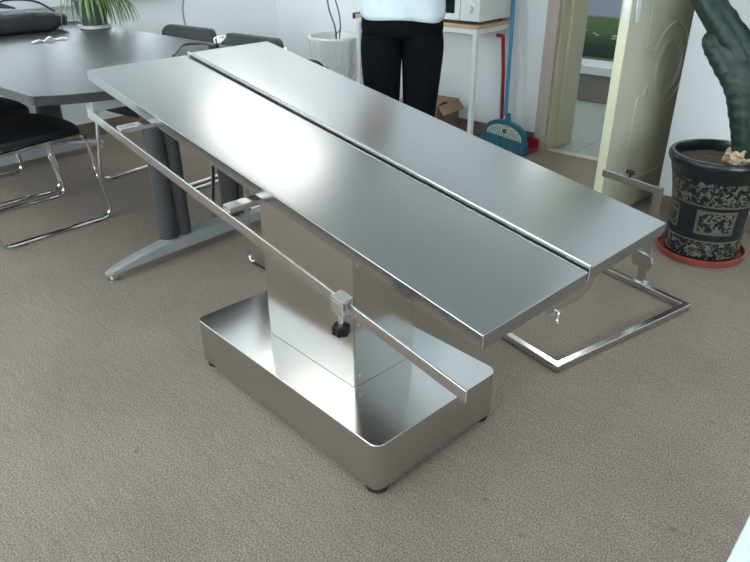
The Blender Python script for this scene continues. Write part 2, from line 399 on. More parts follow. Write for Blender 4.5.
# unseen roller blind, added to cut the brightness of the left window
bl, nt_, bb_ = nodes_of('added_blind_fabric'); bb_.inputs['Base Color'].default_value = (.75, .78, .78, 1); bb_.inputs['Roughness'].default_value = .9
tr_ = nt_.nodes.new('ShaderNodeBsdfTranslucent'); tr_.inputs[0].default_value = (.42, .45, .46, 1); mxs = nt_.nodes.new('ShaderNodeMixShader'); mxs.inputs[0].default_value = .4
nt_.links.new(bb_.outputs[0], mxs.inputs[1]); nt_.links.new(tr_.outputs[0], mxs.inputs[2]); nt_.links.new(mxs.outputs[0], nt_.nodes['Material Output'].inputs[0])
RB = thing('added_blind', 'unseen roller blind added to dim the left window', 'blind', (XW-.05, (wy0+wy1)/2, 0))
build('added_blind_cloth', simplebox(-.001, .001, -(wy1-wy0)/2+.02, (wy1-wy0)/2-.02, 1.10, wz1-.06), bl, RB)
bm = NB(); tube(bm, [(0, -(wy1-wy0)/2+.02, wz1-.035), (0, (wy1-wy0)/2-.02, wz1-.035)], .02, 14); build('roller', bm, M['frame_white'], RB)
bm = NB(); tube(bm, [(0, -(wy1-wy0)/2+.02, 1.095), (0, (wy1-wy0)/2-.02, 1.095)], .008, 10); build('bottom_bar', bm, M['frame_white'], RB)

# baseboards
struct('baseboard_back', simplebox(XW, -2.03, YB-.014, YB, 0, .10, bev=.003), M['baseboard'])
struct('baseboard_pier', simplebox(-1.04, XE, YP-.014, YP, 0, .085, bev=.003), M['baseboard'])
struct('baseboard_left', simplebox(XW, XW+.014, YS, YB-.014, 0, .10, bev=.003), M['baseboard'])
struct('baseboard_front', simplebox(XW+.014, XE, YS, YS+.014, 0, .10, bev=.003), M['baseboard'])
struct('baseboard_right', simplebox(XE-.014, XE, YS+.014, YP-.014, 0, .10, bev=.003), M['baseboard'])
# door frame
bm = NB(); box(bm, -2.035, -1.957, YB-.022, YB+.012, 0, 2.13, bev=.004); box(bm, -2.035, -1.04, YB-.022, YB+.012, 2.05, 2.13, bev=.004)
struct('trim_1', bm, M['casing'], label='beige door casing')
bm = NB()
box(bm, -1.98, -1.945, YB+.014, YB+.30, 0, 2.05, bev=.003); box(bm, -1.945, -1.925, YB+.10, YB+.30, 0, 2.05, bev=.003)
box(bm, -1.075, -1.04, 3.62, YB+.30, 0, 2.05, bev=.003); box(bm, -1.945, -1.075, YB+.014, YB+.30, 2.03, 2.06)
struct('trim_2', bm, M['jamb'], label='cream inner door jamb')
struct('trim_3', simplebox(-1.945, -1.075, YB+.005, YB+.06, -.01, .004), M['jamb'], label='pale door threshold strip')

# door leaf, swung open into the room
hx, hy = -1.099, 3.72; ang = math.atan2(-.996, -.0894); LW = .785
door = bpy.data.objects.new('door_1', None); COL.objects.link(door); door.location = (hx, hy, 0); door.rotation_euler = (0, 0, ang); door['kind'] = 'structure'
door['label'] = 'open khaki panelled door with a cream edge'
build('door_panel', simplebox(0, LW-.002, -.04, 0, .012, 2.02, bev=.002), M['door'], door)
build('door_edge', simplebox(LW-.002, LW+.003, -.041, .001, .012, 2.02, bev=.001), M['dooredge'], door)['label'] = 'cream painted door edge'
def arc(cx, cz, rx, rz, a0, a1, n=18):
    return [(cx+rx*math.cos(R(a0+(a1-a0)*k/n)), .001, cz+rz*math.sin(R(a0+(a1-a0)*k/n))) for k in range(n+1)]
bm = NB(); cx = .325
tube(bm, [(.60, .001, 1.90)] + [(.60, .001, .85)] + spline([(.60, .001, .83), (.585, .001, .79), (.54, .001, .785), (.52, .001, .75)], 5)[1:] + arc(cx, .69, .19, .19, 18, 162)
     + spline([(cx-.195, .001, .75), (cx-.215, .001, .785), (cx-.25, .001, .79), (cx-.265, .001, .83)], 5)[1:] + [(cx-.27, .001, 1.90)], .007, 6, closed=True)
tube(bm, [(.60, .001, .16)] + [(.60, .001, .50)] + spline([(.60, .001, .53), (.585, .001, .575), (.54, .001, .58), (.52, .001, .62)], 5)[1:] + arc(cx, .68, .19, .18, -18, -162)
     + spline([(cx-.195, .001, .62), (cx-.215, .001, .58), (cx-.25, .001, .575), (cx-.265, .001, .53)], 5)[1:] + [(cx-.27, .001, .16)], .007, 6, closed=True)
tube(bm, arc(cx, .685, .135, .125, 0, 350, 30), .007, 6, closed=True)
tube(bm, arc(cx, .685, .115, .105, 0, 350, 30), .004, 6, closed=True)
build('panel_moulding', bm, M['door'], door)
hd = build('handle_plate', simplebox(.715, .75, 0, .008, .91, 1.08, bev=.003), M['chrome'], door)
bm = NB(); tube(bm, rounded([(.732, .006, 1.02), (.732, .05, 1.02), (.61, .05, 1.02)], .015), .009, 10); build('lever_handle', bm, M['chrome'], hd)
build('latch_plate', simplebox(LW+.003, LW+.006, -.032, -.010, .90, 1.10, bev=.001), M['zinc'], door)
for z in (.25, 1.0, 1.8):
    bm = NB(); tube(bm, [(-.006, .004, z), (-.006, .004, z+.09)], .006, 8); build('hinge', bm, M['zinc'], door)

# ------------------------------------------------------------------ beyond the door
t = thing('bench', 'low beige bench seen through the open doorway', 'bench', (-2.45, 5.45, -.004))
build('bench_body', simplebox(-.6, .6, -.12, .25, 0, .22, bev=.01), M['bench'], t)
build('bench_top', simplebox(-.62, .62, -.15, .27, .22, .285, bev=.006), M['frame_white'], t, )['label'] = 'white bench top'
t = thing('landscape_picture', 'green meadow picture with white flowers beyond the doorway', 'picture', (-2.45, 5.60, .282))
t.rotation_euler = (R(-3), 0, 0)
build('picture_print', simplebox(-.5, .5, -.012, .0, .02, .33), M['meadow'], t)
build('picture_backing', simplebox(-.51, .51, 0, .02, 0, .34, bev=.002), M['bench'], t)

# ------------------------------------------------------------------ steel operating table
O = Vector((-.816, .931, 0)); TR = -math.atan2(.095, .9955)
CX, CY = -.42, .236
loc = O + Matrix.Rotation(TR, 3, 'Z') @ Vector((CX, CY, 0))
T = thing('operating_table', 'large brushed stainless steel operating table on a box pedestal', 'operating table', loc, TR)
# base cover
bm = NB(); prism(bm, [(x-CX, y-CY) for x, y in rrect(-.841, 0, 0, .472, .028, 8)], .020, .1655)
build('base_cover', bm, M['steel_base'], T, bevel=.0025)
for x, y in ((-.035, .035), (-.80, .035), (-.035, .437), (-.80, .437)):
    bm = NB(); lathe(bm, [(.029, 0), (.031, .003), (.031, .013), (.018, .017), (.010, .0195)], (x-CX, y-CY, 0), 20); build('foot', bm, M['rubber'], T)
TI = R(8.865)
def tp(u, v, w): return Vector((-u*math.cos(TI)-w*math.sin(TI)*-1*0-CX, v-CY, .7426+u*math.sin(TI)+(v-.24)*.014+w))
def mapbm(bm):
    for v in bm.verts: v.co = tp(*v.co)
    return bm
# column, cut to the slope of the top
c0, c1, d0, d1 = -.6054, -.2164, .1228, .349
def colbox(x0, x1, y0, y1):
    bm = NB(); vs = []
    for x, y in ((x0, y0), (x1, y0), (x1, y1), (x0, y1)):
        u = -x/math.cos(TI); vs.append((bm.verts.new((x-CX, y-CY, .1655)), bm.verts.new((x-CX, y-CY, tp(u, y, -.034).z))))
    for i in range(4):
        a, b = vs[i], vs[(i+1) % 4]; bm.faces.new((a[0], b[0], b[1], a[1]))
    bm.faces.new([v[1] for v in vs]); bm.faces.new([v[0] for v in vs][::-1]); return bm
colm = build('pedestal_column', colbox(c0, c1, d0, d1), M['steel_v'], T, bevel=.002)
for z in (.20, .36, .53):
    for y in (d0+.018, d1-.018):
        bm = NB(); tube(bm, [(c1-CX, y-CY, z), (c1-CX+.003, y-CY, z)], .0045, 8); build('screw', bm, M['zinc'], colm)
bm = NB(); tube(bm, [(c1-CX+.0008, d0+.004-CY, .17), (c1-CX+.0008, d0+.004-CY, .62)], .0012, 4); build('seam', bm, M['steel_v'], colm)
# two top panels
def panel(v0, v1, z):
    bm = NB(); box(bm, -.347, 1.145, v0, v1, z-.030, z, bev=.0028, seg=3)
    # hollow the underside
    return mapbm(bm)
build('table_panel', panel(-.0823, .2385, -.004), M['steel_top'], T)
build('table_panel', panel(.2475, .5545, .002), M['steel_top'], T)
# raised lip of the far panel beside the gap
bm = NB(); box(bm, -.347, 1.145, .2442, .2515, -.028, .0075, bev=.0034, seg=4); build('panel_lip', mapbm(bm), M['steel_rail'], T)
# gutter and cross frame under the panels
bm = NB()
poly = [(.055, -.034), (.25, -.034), (.30, -.034), (.272, -.062), (.235, -.072), (.12, -.058)]
a = [bm.verts.new((-.338, y, z)) for y, z in poly]; b = [bm.verts.new((1.13, y, z)) for y, z in poly]
bm.faces.new(a); bm.faces.new(b[::-1])
for i in range(len(poly)): bm.faces.new((a[i], a[(i+1) % len(poly)], b[(i+1) % len(poly)], b[i]))
build('drain_gutter', mapbm(bm), M['steel_rail'], T, smooth=False, bevel=.002)
bm = NB(); tube(bm, rounded([tp(-.343, .14, -.05), tp(-.352, .14, -.052), tp(-.352, .137, -.068), tp(-.358, .130, -.070)], .004), .0025, 8); build('gutter_hook', bm, M['chrome'], T)
for u0 in (.05, .85):
    bm = NB(); box(bm, u0, u0+.03, -.05, .52, -.05, -.0345, bev=.002); build('cross_frame', mapbm(bm), M['steel_rail'], T)
# side rail with brackets
bm = NB(); vs = box(bm, -.379, .993, -.1585, -.1535, -.078, -.054, bev=.0018, seg=3); rail = build('side_rail', mapbm(bm), M['steel_rail'], T)
for u0 in (.30, .80):
    bm = NB(); box(bm, u0, u0+.026, -.1535, .02, -.058, -.044, bev=.002)
    build('rail_bracket', mapbm(bm), M['steel_rail'], rail)
# clamp on the rail
cu = -.082
def clampm(w, bmx): return mapbm(bmx)
bm = NB()
box(bm, cu-.016, cu+.016, -.176, -.148, -.052, -.044, bev=.0015)          # top plate
box(bm, cu-.016, cu+.016, -.176, -.1715, -.078, -.052, bev=.0012)
box(bm, cu-.016, cu+.016, -.1525, -.148, -.088, -.052, bev=.0012)
clamp = build('rail_clamp', mapbm(bm), M['chrome'], T)
bm = NB(); tube(bm, [tp(cu, -.163, -.060), tp(cu, -.166, -.105)], .006, 12); tube(bm, [tp(cu, -.166, -.072), tp(cu, -.166, -.082)], .010, 6); build('clamp_screw', bm, M['chrome'], clamp)
def star_knob(bm, c, r=.0155, h=.022, axis=None, lobes=6):
    prof = [(-h/2, .82), (-h/2+.003, 1.), (h/2-.003, 1.), (h/2, .8)]
    rings = []
    q = (axis or Vector((0, 0, 1))).normalized().to_track_quat('Z', 'Y').to_matrix()
    for z, s in prof:
        rings.append([bm.verts.new(Vector(c) + q @ Vector(((r*s*(1+.14*math.cos(lobes*th)))*math.cos(th), (r*s*(1+.14*math.cos(lobes*th)))*math.sin(th), z))) for th in [2*PI*k/48 for k in range(48)]])
    for A, B in zip(rings, rings[1:]):
        for k in range(48): bm.faces.new((A[k], A[(k+1) % 48], B[(k+1) % 48], B[k]))
    bm.faces.new(rings[0]); bm.faces.new(rings[-1][::-1])
bm = NB(); star_knob(bm, tp(cu, -.166, -.113)); build('star_knob', bm, M['black_plastic'], clamp)

# ------------------------------------------------------------------ floor stand behind the table
A = Vector((-.741, 1.728, 0)); B = Vector((-.564, 2.397, 0)); ax = (B-A); W = ax.length; rz = math.atan2(ax.y, ax.x)
Sd = thing('instrument_stand', 'low U-shaped square steel tube floor stand holding a flat bar', 'stand', A, rz)
# local x runs A->B, local y runs away from the camera
bm = NB(); s = .024
h_ = s/2
prism(bm, [(-h_, -h_), (W+h_, -h_), (W+h_, .42), (W-h_, .42), (W-h_, h_), (h_, h_), (h_, .30), (-h_, .30)], .004, .004+s)
base = build('floor_frame', bm, M['steel_rail'], Sd, bevel=.002)
for x, y in ((0, .29), (W, .40), (0, 0), (W, 0)):
    bm = NB(); lathe(bm, [(.010, 0), (.010, .0042)], (x, y, 0), 12); build('glide', bm, M['rubber'], Sd)
bm = NB(); uy = .205
box(bm, W-.010, W+.010, uy-.014, uy+.014, .028, .425, bev=.002); up = build('upright', bm, M['steel_rail'], Sd)
bm = NB(); box(bm, W-.02, W+.02, uy-.03, uy+.03, .0285, .034, bev=.001); tube(bm, [(W, uy-.022, .034), (W, uy-.022, .040)], .006, 6); tube(bm, [(W, uy+.022, .034), (W, uy+.022, .040)], .006, 6); build('foot_plate', bm, M['chrome'], up)
bm = NB(); prism(bm, [(uy-.035, .10), (uy+.035, .10), (uy+.05, .13), (uy+.035, .16), (uy-.035, .155), (uy-.045, .13)], W-.018, W-.0105, Matrix(((0, 0, 1, 0), (1, 0, 0, 0), (0, 1, 0, 0), (0, 0, 0, 1)))); build('clamp_plate', bm, M['steel_rail'], up)
bm = NB(); box(bm, W+.0105, W+.0155, uy-.012, uy+.265, .388, .418, bev=.0022, seg=3); bar = build('flat_bar', bm, M['steel_rail'], Sd)
bm = NB(); tube(bm, [(W+.0155, uy+.145, .403), (W+.030, uy+.150, .424)], .005, 8); star_knob(bm, (W+.033, uy+.152, .432), .017, .016, Vector((.3, 0, 1)), 4); build('star_knob', bm, M['black_plastic'], bar)

# ------------------------------------------------------------------ conference table
ZT = .75
CT = thing('conference_table', 'long dark laminate conference table on black perforated columns', 'table', (-3.4, 1.585, 0))
cyl, cyh = 1.0, 2.17; xe = -2.47
poly = [(xe-.02, cyl)]
n = 14
mid = (cyl+cyh)/2
pts = []
for k in range(n+1):
    a = -1+2*k/n; y = mid + a*(cyh-cyl)/2; x = xe + .17*(1-a*a); pts.append((x, y))
pts[0] = (xe+.004, cyl+.03); pts[-1] = (xe+.004, cyh-.03)
poly = [(-4.43, cyl), (xe-.035, cyl), (xe-.010, cyl+.008)] + pts + [(xe-.010, cyh-.008), (xe-.035, cyh), (-4.43, cyh)]
bm = NB(); prism(bm, [(x+3.4, y-1.585) for x, y in poly], ZT-.004, ZT); build('table_top', bm, M['tabletop'], CT, bevel=.001)
bm = NB(); prism(bm, [(x+3.4, y-1.585) for x, y in poly], ZT-.034, ZT-.004); build('table_edge', bm, M['tableedge'], CT, sharp=20)
def tleg(X):
    lx = X+3.4
    for y in (1.433, 1.765):
        yl = y-1.585
        c = NB(); tube(c, [(lx, yl-.012, .09), (lx, yl-.012, ZT-.069)], .026, 20); col = build('column', c, M['grey_metal'], CT)
        for dy in (-.030, .030):
            c = NB(); tube(c, [(lx+.0, yl+dy, .035), (lx, yl+dy, .045), (lx, yl+dy, .105)], [.018, .029, .029], 20); build('column_collar', c, M['grey_metal'], col)
        for dy in (-.030, .036):
            s_ = NB(); tube(s_, [(0, 0, -.27), (0, 0, .27)], .040, 28)
            build('perforated_sleeve', s_, M['perf'], col, loc=(lx, yl+dy, .37))['label'] = 'black perforated metal sleeve'
    f = NB(); rows = []
    for k in range(25):
        tt = k/24; y = -.485+.97*tt; a = abs(2*tt-1)
        top = .045+.055*(1-a**2.2); bot = .030+.010*(1-a**2); wd = .022+.014*(1-a)
        if a > .97: wd *= .6
        rows.append([f.verts.new((lx+dx, y, z)) for dx, z in ((-wd, bot), (wd, bot), (wd, top-.008), (wd*.6, top), (-wd*.6, top), (-wd, top-.008))])
    for P_, Q_ in zip(rows, rows[1:]):
        for k in range(6): f.faces.new((P_[k], P_[(k+1) % 6], Q_[(k+1) % 6], Q_[k]))
    f.faces.new(rows[0]); f.faces.new(rows[-1][::-1])
    ft = build('arched_foot', f, M['grey_metal'], CT)
    for y in (-.465, .465):
        g = NB(); lathe(g, [(.022, 0), (.022, .006), (.008, .010), (.008, .034)], (lx, y, 0), 18); build('levelling_foot', g, M['zinc'], ft)
    b_ = NB(); box(b_, lx-.03, lx+.03, -.42, .42, ZT-.07, ZT-.034, bev=.003); build('top_bearer', b_, M['grey_metal'], CT)
tleg(-2.41); tleg(-4.18)
bm = NB(); box(bm, -.72, .98, -.025, .025, ZT-.08, ZT-.0705, bev=.002); build('long_beam', bm, M['grey_metal'], CT)

# ------------------------------------------------------------------ chairs
def chair_tree(label):
    t = thing('visitor_chair', label, 'chair', (0, 0, 0), 0, 'sled-base chairs around the conference table')
    h = .235; r = .0105
    for s_ in (-1, 1):
        x = s_*h
        loop = [(x, -.28, r), (x, .265, r), (x, .205, .43), (x, -.22, .41), ]
        bm = NB(); tube(bm, rounded([(x, -.298, .755), (x, -.235, .42), (x, -.24, .40), (x, -.28, r), (x, .265, r), (x, .205, .435), (x, -.20, .415)], [0, .05, .02, .06, .06, .06, 0], 7), r, 10)
        build('side_frame', bm, M['chrome'], t)
        for y in (-.18, .18):
            bm = NB(); box(bm, x-.008, x+.008, y-.018, y+.018, 0, .006, bev=.001); build('glide', bm, M['rubber'], t)
    bm = NB(); tube(bm, [(-h, .14, .425), (h, .14, .425)], .008, 8); build('cross_bar', bm, M['chrome'], t)
    bm = NB(); tube(bm, [(-h, -.16, .415), (h, -.16, .415)], .008, 8); build('cross_bar', bm, M['chrome'], t)
    # seat pad: domed, rounded front
    bm = NB(); nx, ny = 10, 12; g = {}
    for j in range(ny+1):
        for i in range(nx+1):
            u = -1+2*i/nx; v = -1+2*j/ny
            x = .229*u; y = .225*v
            rr = 1-.10*max(0, abs(u)*abs(v))**3
            zt = .480 - .018*abs(u)**3 - .028*max(0, v)**4 + .008*v
            g[i, j, 1] = bm.verts.new((x*rr, y*rr, zt)); g[i, j, 0] = bm.verts.new((x*rr*.98, y*rr*.98, .428-.022*max(0, v)**2))
    for j in range(ny):
        for i in range(nx):
            bm.faces.new((g[i, j, 1], g[i+1, j, 1], g[i+1, j+1, 1], g[i, j+1, 1])); bm.faces.new((g[i, j, 0], g[i, j+1, 0], g[i+1, j+1, 0], g[i+1, j, 0]))
    for i in range(nx):
        bm.faces.new((g[i, 0, 0], g[i+1, 0, 0], g[i+1, 0, 1], g[i, 0, 1])); bm.faces.new((g[i, ny, 0], g[i, ny, 1], g[i+1, ny, 1], g[i+1, ny, 0]))
    for j in range(ny):
        bm.faces.new((g[0, j, 0], g[0, j, 1], g[0, j+1, 1], g[0, j+1, 0])); bm.faces.new((g[nx, j, 0], g[nx, j+1, 0], g[nx, j+1, 1], g[nx, j, 1]))
    build('seat', bm, M['vinyl'], t, sharp=60, bevel=.008)
    # back pad
    bm = NB(); rows = []
    poly = rrect(-.218, .218, 0, .27, .05, 5)
    def bp_(x, q, d):
        lean = -.238 - q*.20 - .03*(1-(x/.22)**2) ; return (x, lean + d, .52+q)
    f = [bm.verts.new(bp_(x, q, .018)) for x, q in poly]; k_ = [bm.verts.new(bp_(x, q, -.018)) for x, q in poly]
    bm.faces.new(f); bm.faces.new(k_[::-1]); m_ = len(poly)
    for i in range(m_): bm.faces.new((f[i], f[(i+1) % m_], k_[(i+1) % m_], k_[i]))
    build('backrest', bm, M['vinyl'], t, bevel=.008)
    return t
def copy_tree(o, parent=None):
    c = o.copy(); COL.objects.link(c)
    if parent is not None: c.parent = parent
    for ch in list(o.children): copy_tree(ch, c)
    return c
spots = [
 (-3.27, 1.215, 0, 'black sled-base chair pushed under the near side of the table, closer to its end'),
 (-3.83, 1.235, 0, 'black sled-base chair under the near side of the table, further left, mostly out of frame'),
 (-3.34, 1.985, PI+R(4), 'black sled-base chair on the far side of the table, its back left of the others'),
 (-2.80, 1.98, PI+R(3), 'black sled-base chair on the far side of the table, right behind the black cable'),
 (-1.81, 1.79, R(-96), 'black sled-base chair half hidden behind the high end of the steel table, turned sideways'),
]
proto = chair_tree(spots[0][3])
for i, (x, y, rz_, lab) in enumerate(spots):
    o = proto if i == 0 else copy_tree(proto)
    o.location = (x, y, 0); o.rotation_euler = (0, 0, rz_); o['label'] = lab

# ------------------------------------------------------------------ things on the conference table
# potted spider plant
P = thing('potted_spider_plant', 'spider plant in a dark tapered pot on the conference table', 'potted plant', (-4.01, 2.075, ZT))
bm = NB(); lathe(bm, [(.060, .004), (.066, .012), (.093, .145), (.100, .150), (.100, .165), (.090, .165), (.086, .14)], seg=28, cap1=True); build('flower_pot', bm, M['planter'], P)
bm = NB(); lathe(bm, [(.075, 0), (.088, .004), (.092, .022), (.086, .022), (.080, .008)], seg=28); build('saucer', bm, M['planter_dish'], P)['label'] = 'pale saucer'
bm = NB()
rnd = random.Random(3)
for k in range(54):
    a = rnd.gauss(.75, .75) if k % 3 else rnd.uniform(0, 2*PI)
    L_ = rnd.uniform(.18, .33) if k % 3 else rnd.uniform(.12, .22); rise = rnd.uniform(.06, .22); w0 = rnd.uniform(.008, .013)
    d_ = Vector((math.cos(a), math.sin(a), 0)); pr = None; nseg = 12; sd = Vector((-d_.y, d_.x, 0))
    for j in range(nseg+1):
        q = j/nseg; p_ = d_*(.015+L_*(q-.25*q**3)) + Vector((0, 0, .155 + rise*2.2*q - (rise*2.2+.10+.12*rnd.random()*0)*q*q*1.05))
        p_.z = max(p_.z, .010+.004*q)
        w = w0*(1-.9*q**3)*(.6+.4*min(1, q*4))
        cur = [bm.verts.new(p_-sd*w + Vector((0, 0, .003))), bm.verts.new(p_ - Vector((0, 0, .002))), bm.verts.new(p_+sd*w + Vector((0, 0, .003)))]
        if pr: bm.faces.new((pr[0], pr[1], cur[1], cur[0])); bm.faces.new((pr[1], pr[2], cur[2], cur[1]))
        pr = cur
o = build('leaves', bm, M['leaf'], P, sharp=180)
md = o.modifiers.new('solid', 'SOLIDIFY'); md.thickness = .0012

# charcoal carry bag with cables on it
bm = NB()
nu, nv = 26, 14; rows = []
for i in range(nu+1):
    q = i/nu; y = -.34+.68*q
    ring = []
    for k in range(nv):
        th = 2*PI*k/nv; ex = .55
        cxx = math.copysign(abs(math.cos(th))**ex, math.cos(th))*.12; czz = math.copysign(abs(math.sin(th))**ex, math.sin(th))*.052
        endf = min(1, (min(q, 1-q)*9)**.5) if 0 < q < 1 else .55
        nz = noise.noise(Vector((cxx*14, y*9, czz*14)))*.010
        ring.append(bm.verts.new((cxx*(.9+.1*endf)+nz, y+nz*.5, max(0.0, .053 + czz*max(.6, endf) + (nz if czz > 0 else 0)))))
    rows.append(ring)
for A_, B_ in zip(rows, rows[1:]):
    for k in range(nv): bm.faces.new((A_[k], A_[(k+1) % nv], B_[(k+1) % nv], B_[k]))
bm.faces.new(rows[0]); bm.faces.new(rows[-1][::-1])
bg = thing('carry_bag', 'charcoal nylon carry bag lying on the conference table', 'bag', (-4.18, 1.60, ZT), R(-4))
build('bag_body', bm, M['bag'], bg, sharp=50)
bm = NB()
tube(bm, spline([(.06, .30, .10), (.02, .22, .155), (-.02, .10, .17), (-.02, -.02, .15), (.02, -.10, .108)], 6), .006, 8); build('carry_handle', bm, M['bag'], bg)
bm = NB(); rnd = random.Random(5)
for k in range(9):
    off = rnd.uniform(-.05, .05); h_ = rnd.uniform(.0, .03)
    tube(bm, spline([(.085+off*.3, -.28+off*.6, .112), (.05, -.18+off, .125+h_), (-.01+off, -.08+off*.5, .135+h_), (-.03, .03+off, .125+h_), (.0+off, .12+off*.4, .120)], 5), .0048, 6)
tag(build('cable_coil', bm, M['cable'], loc=(-4.19, 1.56, ZT+.010)), 'loose coil of black cables on top of the carry bag', 'cable')

# crumpled white strip on the table
bm = NB(); prev = None
pp = spline([(0, -.085, .004), (.01, -.05, .012), (-.005, -.02, .003), (.006, .01, .022), (-.004, .04, .006), (.0, .08, .010), (.006, .10, .004)], 5)
for i, p_ in enumerate(pp):
    w = .012+.006*math.sin(i*.9)
    cur = [bm.verts.new(p_+Vector((-w, 0, 0))), bm.verts.new(p_+Vector((0, 0, .004))), bm.verts.new(p_+Vector((w, 0, 0)))]
    if prev: bm.faces.new((prev[0], prev[1], cur[1], cur[0])); bm.faces.new((prev[1], prev[2], cur[2], cur[1]))
    prev = cur
o = build('crumpled_wrapper', bm, M['white_plastic'], loc=(-3.71, 1.645, ZT), sharp=180); tag(o, 'crumpled white wrapper on the conference table in front of the bag', 'wrapper')
md = o.modifiers.new('solid', 'SOLIDIFY'); md.thickness = .001
# power cable with plug behind the steel table's high end
bm = NB()
tube(bm, spline([(-2.79, 1.79, ZT+.006), (-2.88, 1.88, ZT+.012), (-2.96, 1.97, ZT+.018), (-2.90, 2.03, ZT+.022), (-2.84, 2.04, ZT+.016)], 7), .0055, 8)
pc = thing('power_cable', 'black power cable with a white plug on the conference table', 'cable', (0, 0, 0))
pc.location = (-2.86, 1.93, ZT)
for v in bm.verts: v.co -= Vector((-2.86, 1.93, ZT))
build('cord', bm, M['cable'], pc)
bm = NB(); tube(bm, spline([(.02, .11, .014), (-.02, .16, .02), (-.07, .20, .034), (-.03, .235, .045), (.0, .19, .030)], 6), .0045, 8); build('white_lead', bm, M['white_plastic'], pc)['label'] = 'thin white lead'
bm = NB(); box(bm, -.018, .018, -.028, .028, 0, .024, Matrix.Translation((.03, .115, .001)) @ Matrix.Rotation(.6, 4, 'Z'), bev=.005); build('plug', bm, M['black_plastic'], pc)

# cable hanging on the window wall
bm = NB(); tube(bm, spline([(XW+.006, 3.06, 1.35), (XW+.006, 3.045, 1.1), (XW+.008, 3.03, .9), (XW+.006, 2.995, .75), (XW+.006, 3.0, .64)], 6), .005, 8)
tag(build('wall_cable', bm, M['grey_cable']), 'thin grey cable hanging down the wall beside the window', 'cable')

# ------------------------------------------------------------------ white planter with bare stems
P = thing('white_planter', 'tall white glazed planter with thin bare stems', 'planter', (-3.50, 3.56, 0))
def ribs(th, z): return 1+.012*math.cos(22*th)*(1 if .43 < z < .57 else 0)
prof = [(.115, 0), (.122, .01), (.130, .08), (.150, .28), (.168, .45), (.180, .555), (.187, .572), (.190, .588), (.186, .598), (.170, .598), (.166, .58), (.160, .54)]
bm = NB(); lathe(bm, prof, seg=132, wob=ribs)
pot = build('pot', bm, M['white_gloss'], P)
bm = NB()
for k in range(9):
    a = 2*PI*k/9; rr = .1585+.002
    c = Vector((rr*math.cos(a), rr*math.sin(a), .365))
    rad = Vector((math.cos(a), math.sin(a), -.1)).normalized(); sd = Vector((-math.sin(a), math.cos(a), 0)); upv = rad.cross(sd)
    tube(bm, [c+sd*math.cos(t_)*.042+upv*math.sin(t_)*.052 - rad*(.006*math.cos(t_)**2) for t_ in [2*PI*j/20 for j in range(20)]], .006, 6, closed=True)
build('ring_relief', bm, M['white_gloss'], pot)
bm = NB(); lathe(bm, [(.163, .55), (.10, .556), (.02, .56)], seg=40); build('soil', bm, M['soil'], P)
bm = NB()
tube(bm, spline([(.02, 0, .55), (.015, -.01, .66), (-.03, -.02, .78), (-.05, -.02, .95), (-.10, 0, 1.25)], 6), .006, 7)
tube(bm, spline([(.03, .01, .55), (.06, .0, .66), (.045, .0, .76), (-.005, .01, .90), (.03, 0, 1.2)], 6), .005, 7)
tube(bm, spline([(.015, -.01, .60), (.07, -.02, .64), (.085, -.02, .66)], 5), .004, 6)
build('stems', bm, mat('grey_brown_stem', (.14, .13, .12), .7, noise_scale=30, var=.2), P)
bm = NB(); rnd = random.Random(9)
for tip in ((-.10, 0, 1.25), (.03, 0, 1.2)):
    for k in range(11):
        a = rnd.uniform(0, 2*PI); d_ = Vector((math.cos(a), math.sin(a), 0)); sd = Vector((-d_.y, d_.x, 0)); pr = None
        for j in range(7):
            q = j/6; p_ = Vector(tip)+d_*.16*q+Vector((0, 0, .10*q-.14*q*q)); w = .018*math.sin(PI*min(1, q*.9+.08))
            cur = [bm.verts.new(p_-sd*w), bm.verts.new(p_+sd*w)]
            if pr: bm.faces.new((pr[0], pr[1], cur[1], cur[0]))
            pr = cur
o = build('leaves', bm, M['leaf'], P, sharp=180); md = o.modifiers.new('solid', 'SOLIDIFY'); md.thickness = .0015

# ------------------------------------------------------------------ desk with microwave
D0, D1, E0, E1, DZ = -3.22, -2.262, 3.475, 3.86, .765
D = thing('microwave_desk', 'slim desk with a pale wood top and white metal frame', 'desk', ((D0+D1)/2, (E0+E1)/2, 0))
dx, dy = (D1-D0)/2, (E1-E0)/2
build('desk_top', simplebox(-dx, dx, -dy, dy, DZ-.022, DZ, bev=.002), M['wood'], D)
for sx in (-1, 1):
    for sy in (-1, 1):
        build('leg', simplebox(sx*(dx-.018)-.014, sx*(dx-.018)+.014, sy*(dy-.018)-.014, sy*(dy-.018)+.014, 0, DZ-.022, bev=.002), M['desk_leg'], D)
bm = NB(); box(bm, -dx+.032, dx-.032, -dy+.006, -dy+.030, DZ-.05, DZ-.0225, bev=.002); box(bm, -dx+.032, dx-.032, dy-.030, dy-.006, DZ-.05, DZ-.0225, bev=.002)
box(bm, -dx+.006, -dx+.030, -dy+.032, dy-.032, DZ-.05, DZ-.0225, bev=.002); box(bm, dx-.030, dx-.006, -dy+.032, dy-.032, DZ-.05, DZ-.0225, bev=.002)
build('frame_rail', bm, M['desk_leg'], D)
W_ = thing('microwave_oven', 'white microwave oven with a dark glass door on the slim desk', 'microwave', (-2.505, 3.672, DZ), R(1))
build('oven_body', simplebox(-.235, .235, -.165, .165, .016, .275, bev=.006), M['micro'], W_)
d_ = build('oven_door', simplebox(-.235, .10, -.185, -.1655, .018, .272, bev=.004), M['micro'], W_)
build('door_window', simplebox(-.205, .065, -.189, -.1855, .055, .24, bev=.002), M['micro_glass'], d_)['label'] = 'dark glass window'
build('control_panel', simplebox(.103, .235, -.183, -.1655, .018, .272, bev=.003), M['micro'], W_)
for z in (.09, .20):
    bm = NB(); tube(bm, [(.17, -.1835, z), (.17, -.187, z)], .030, 24); tube(bm, [(.17, -.187, z), (.17, -.203, z)], .021, 24); build('dial', bm, M['micro'], W_)
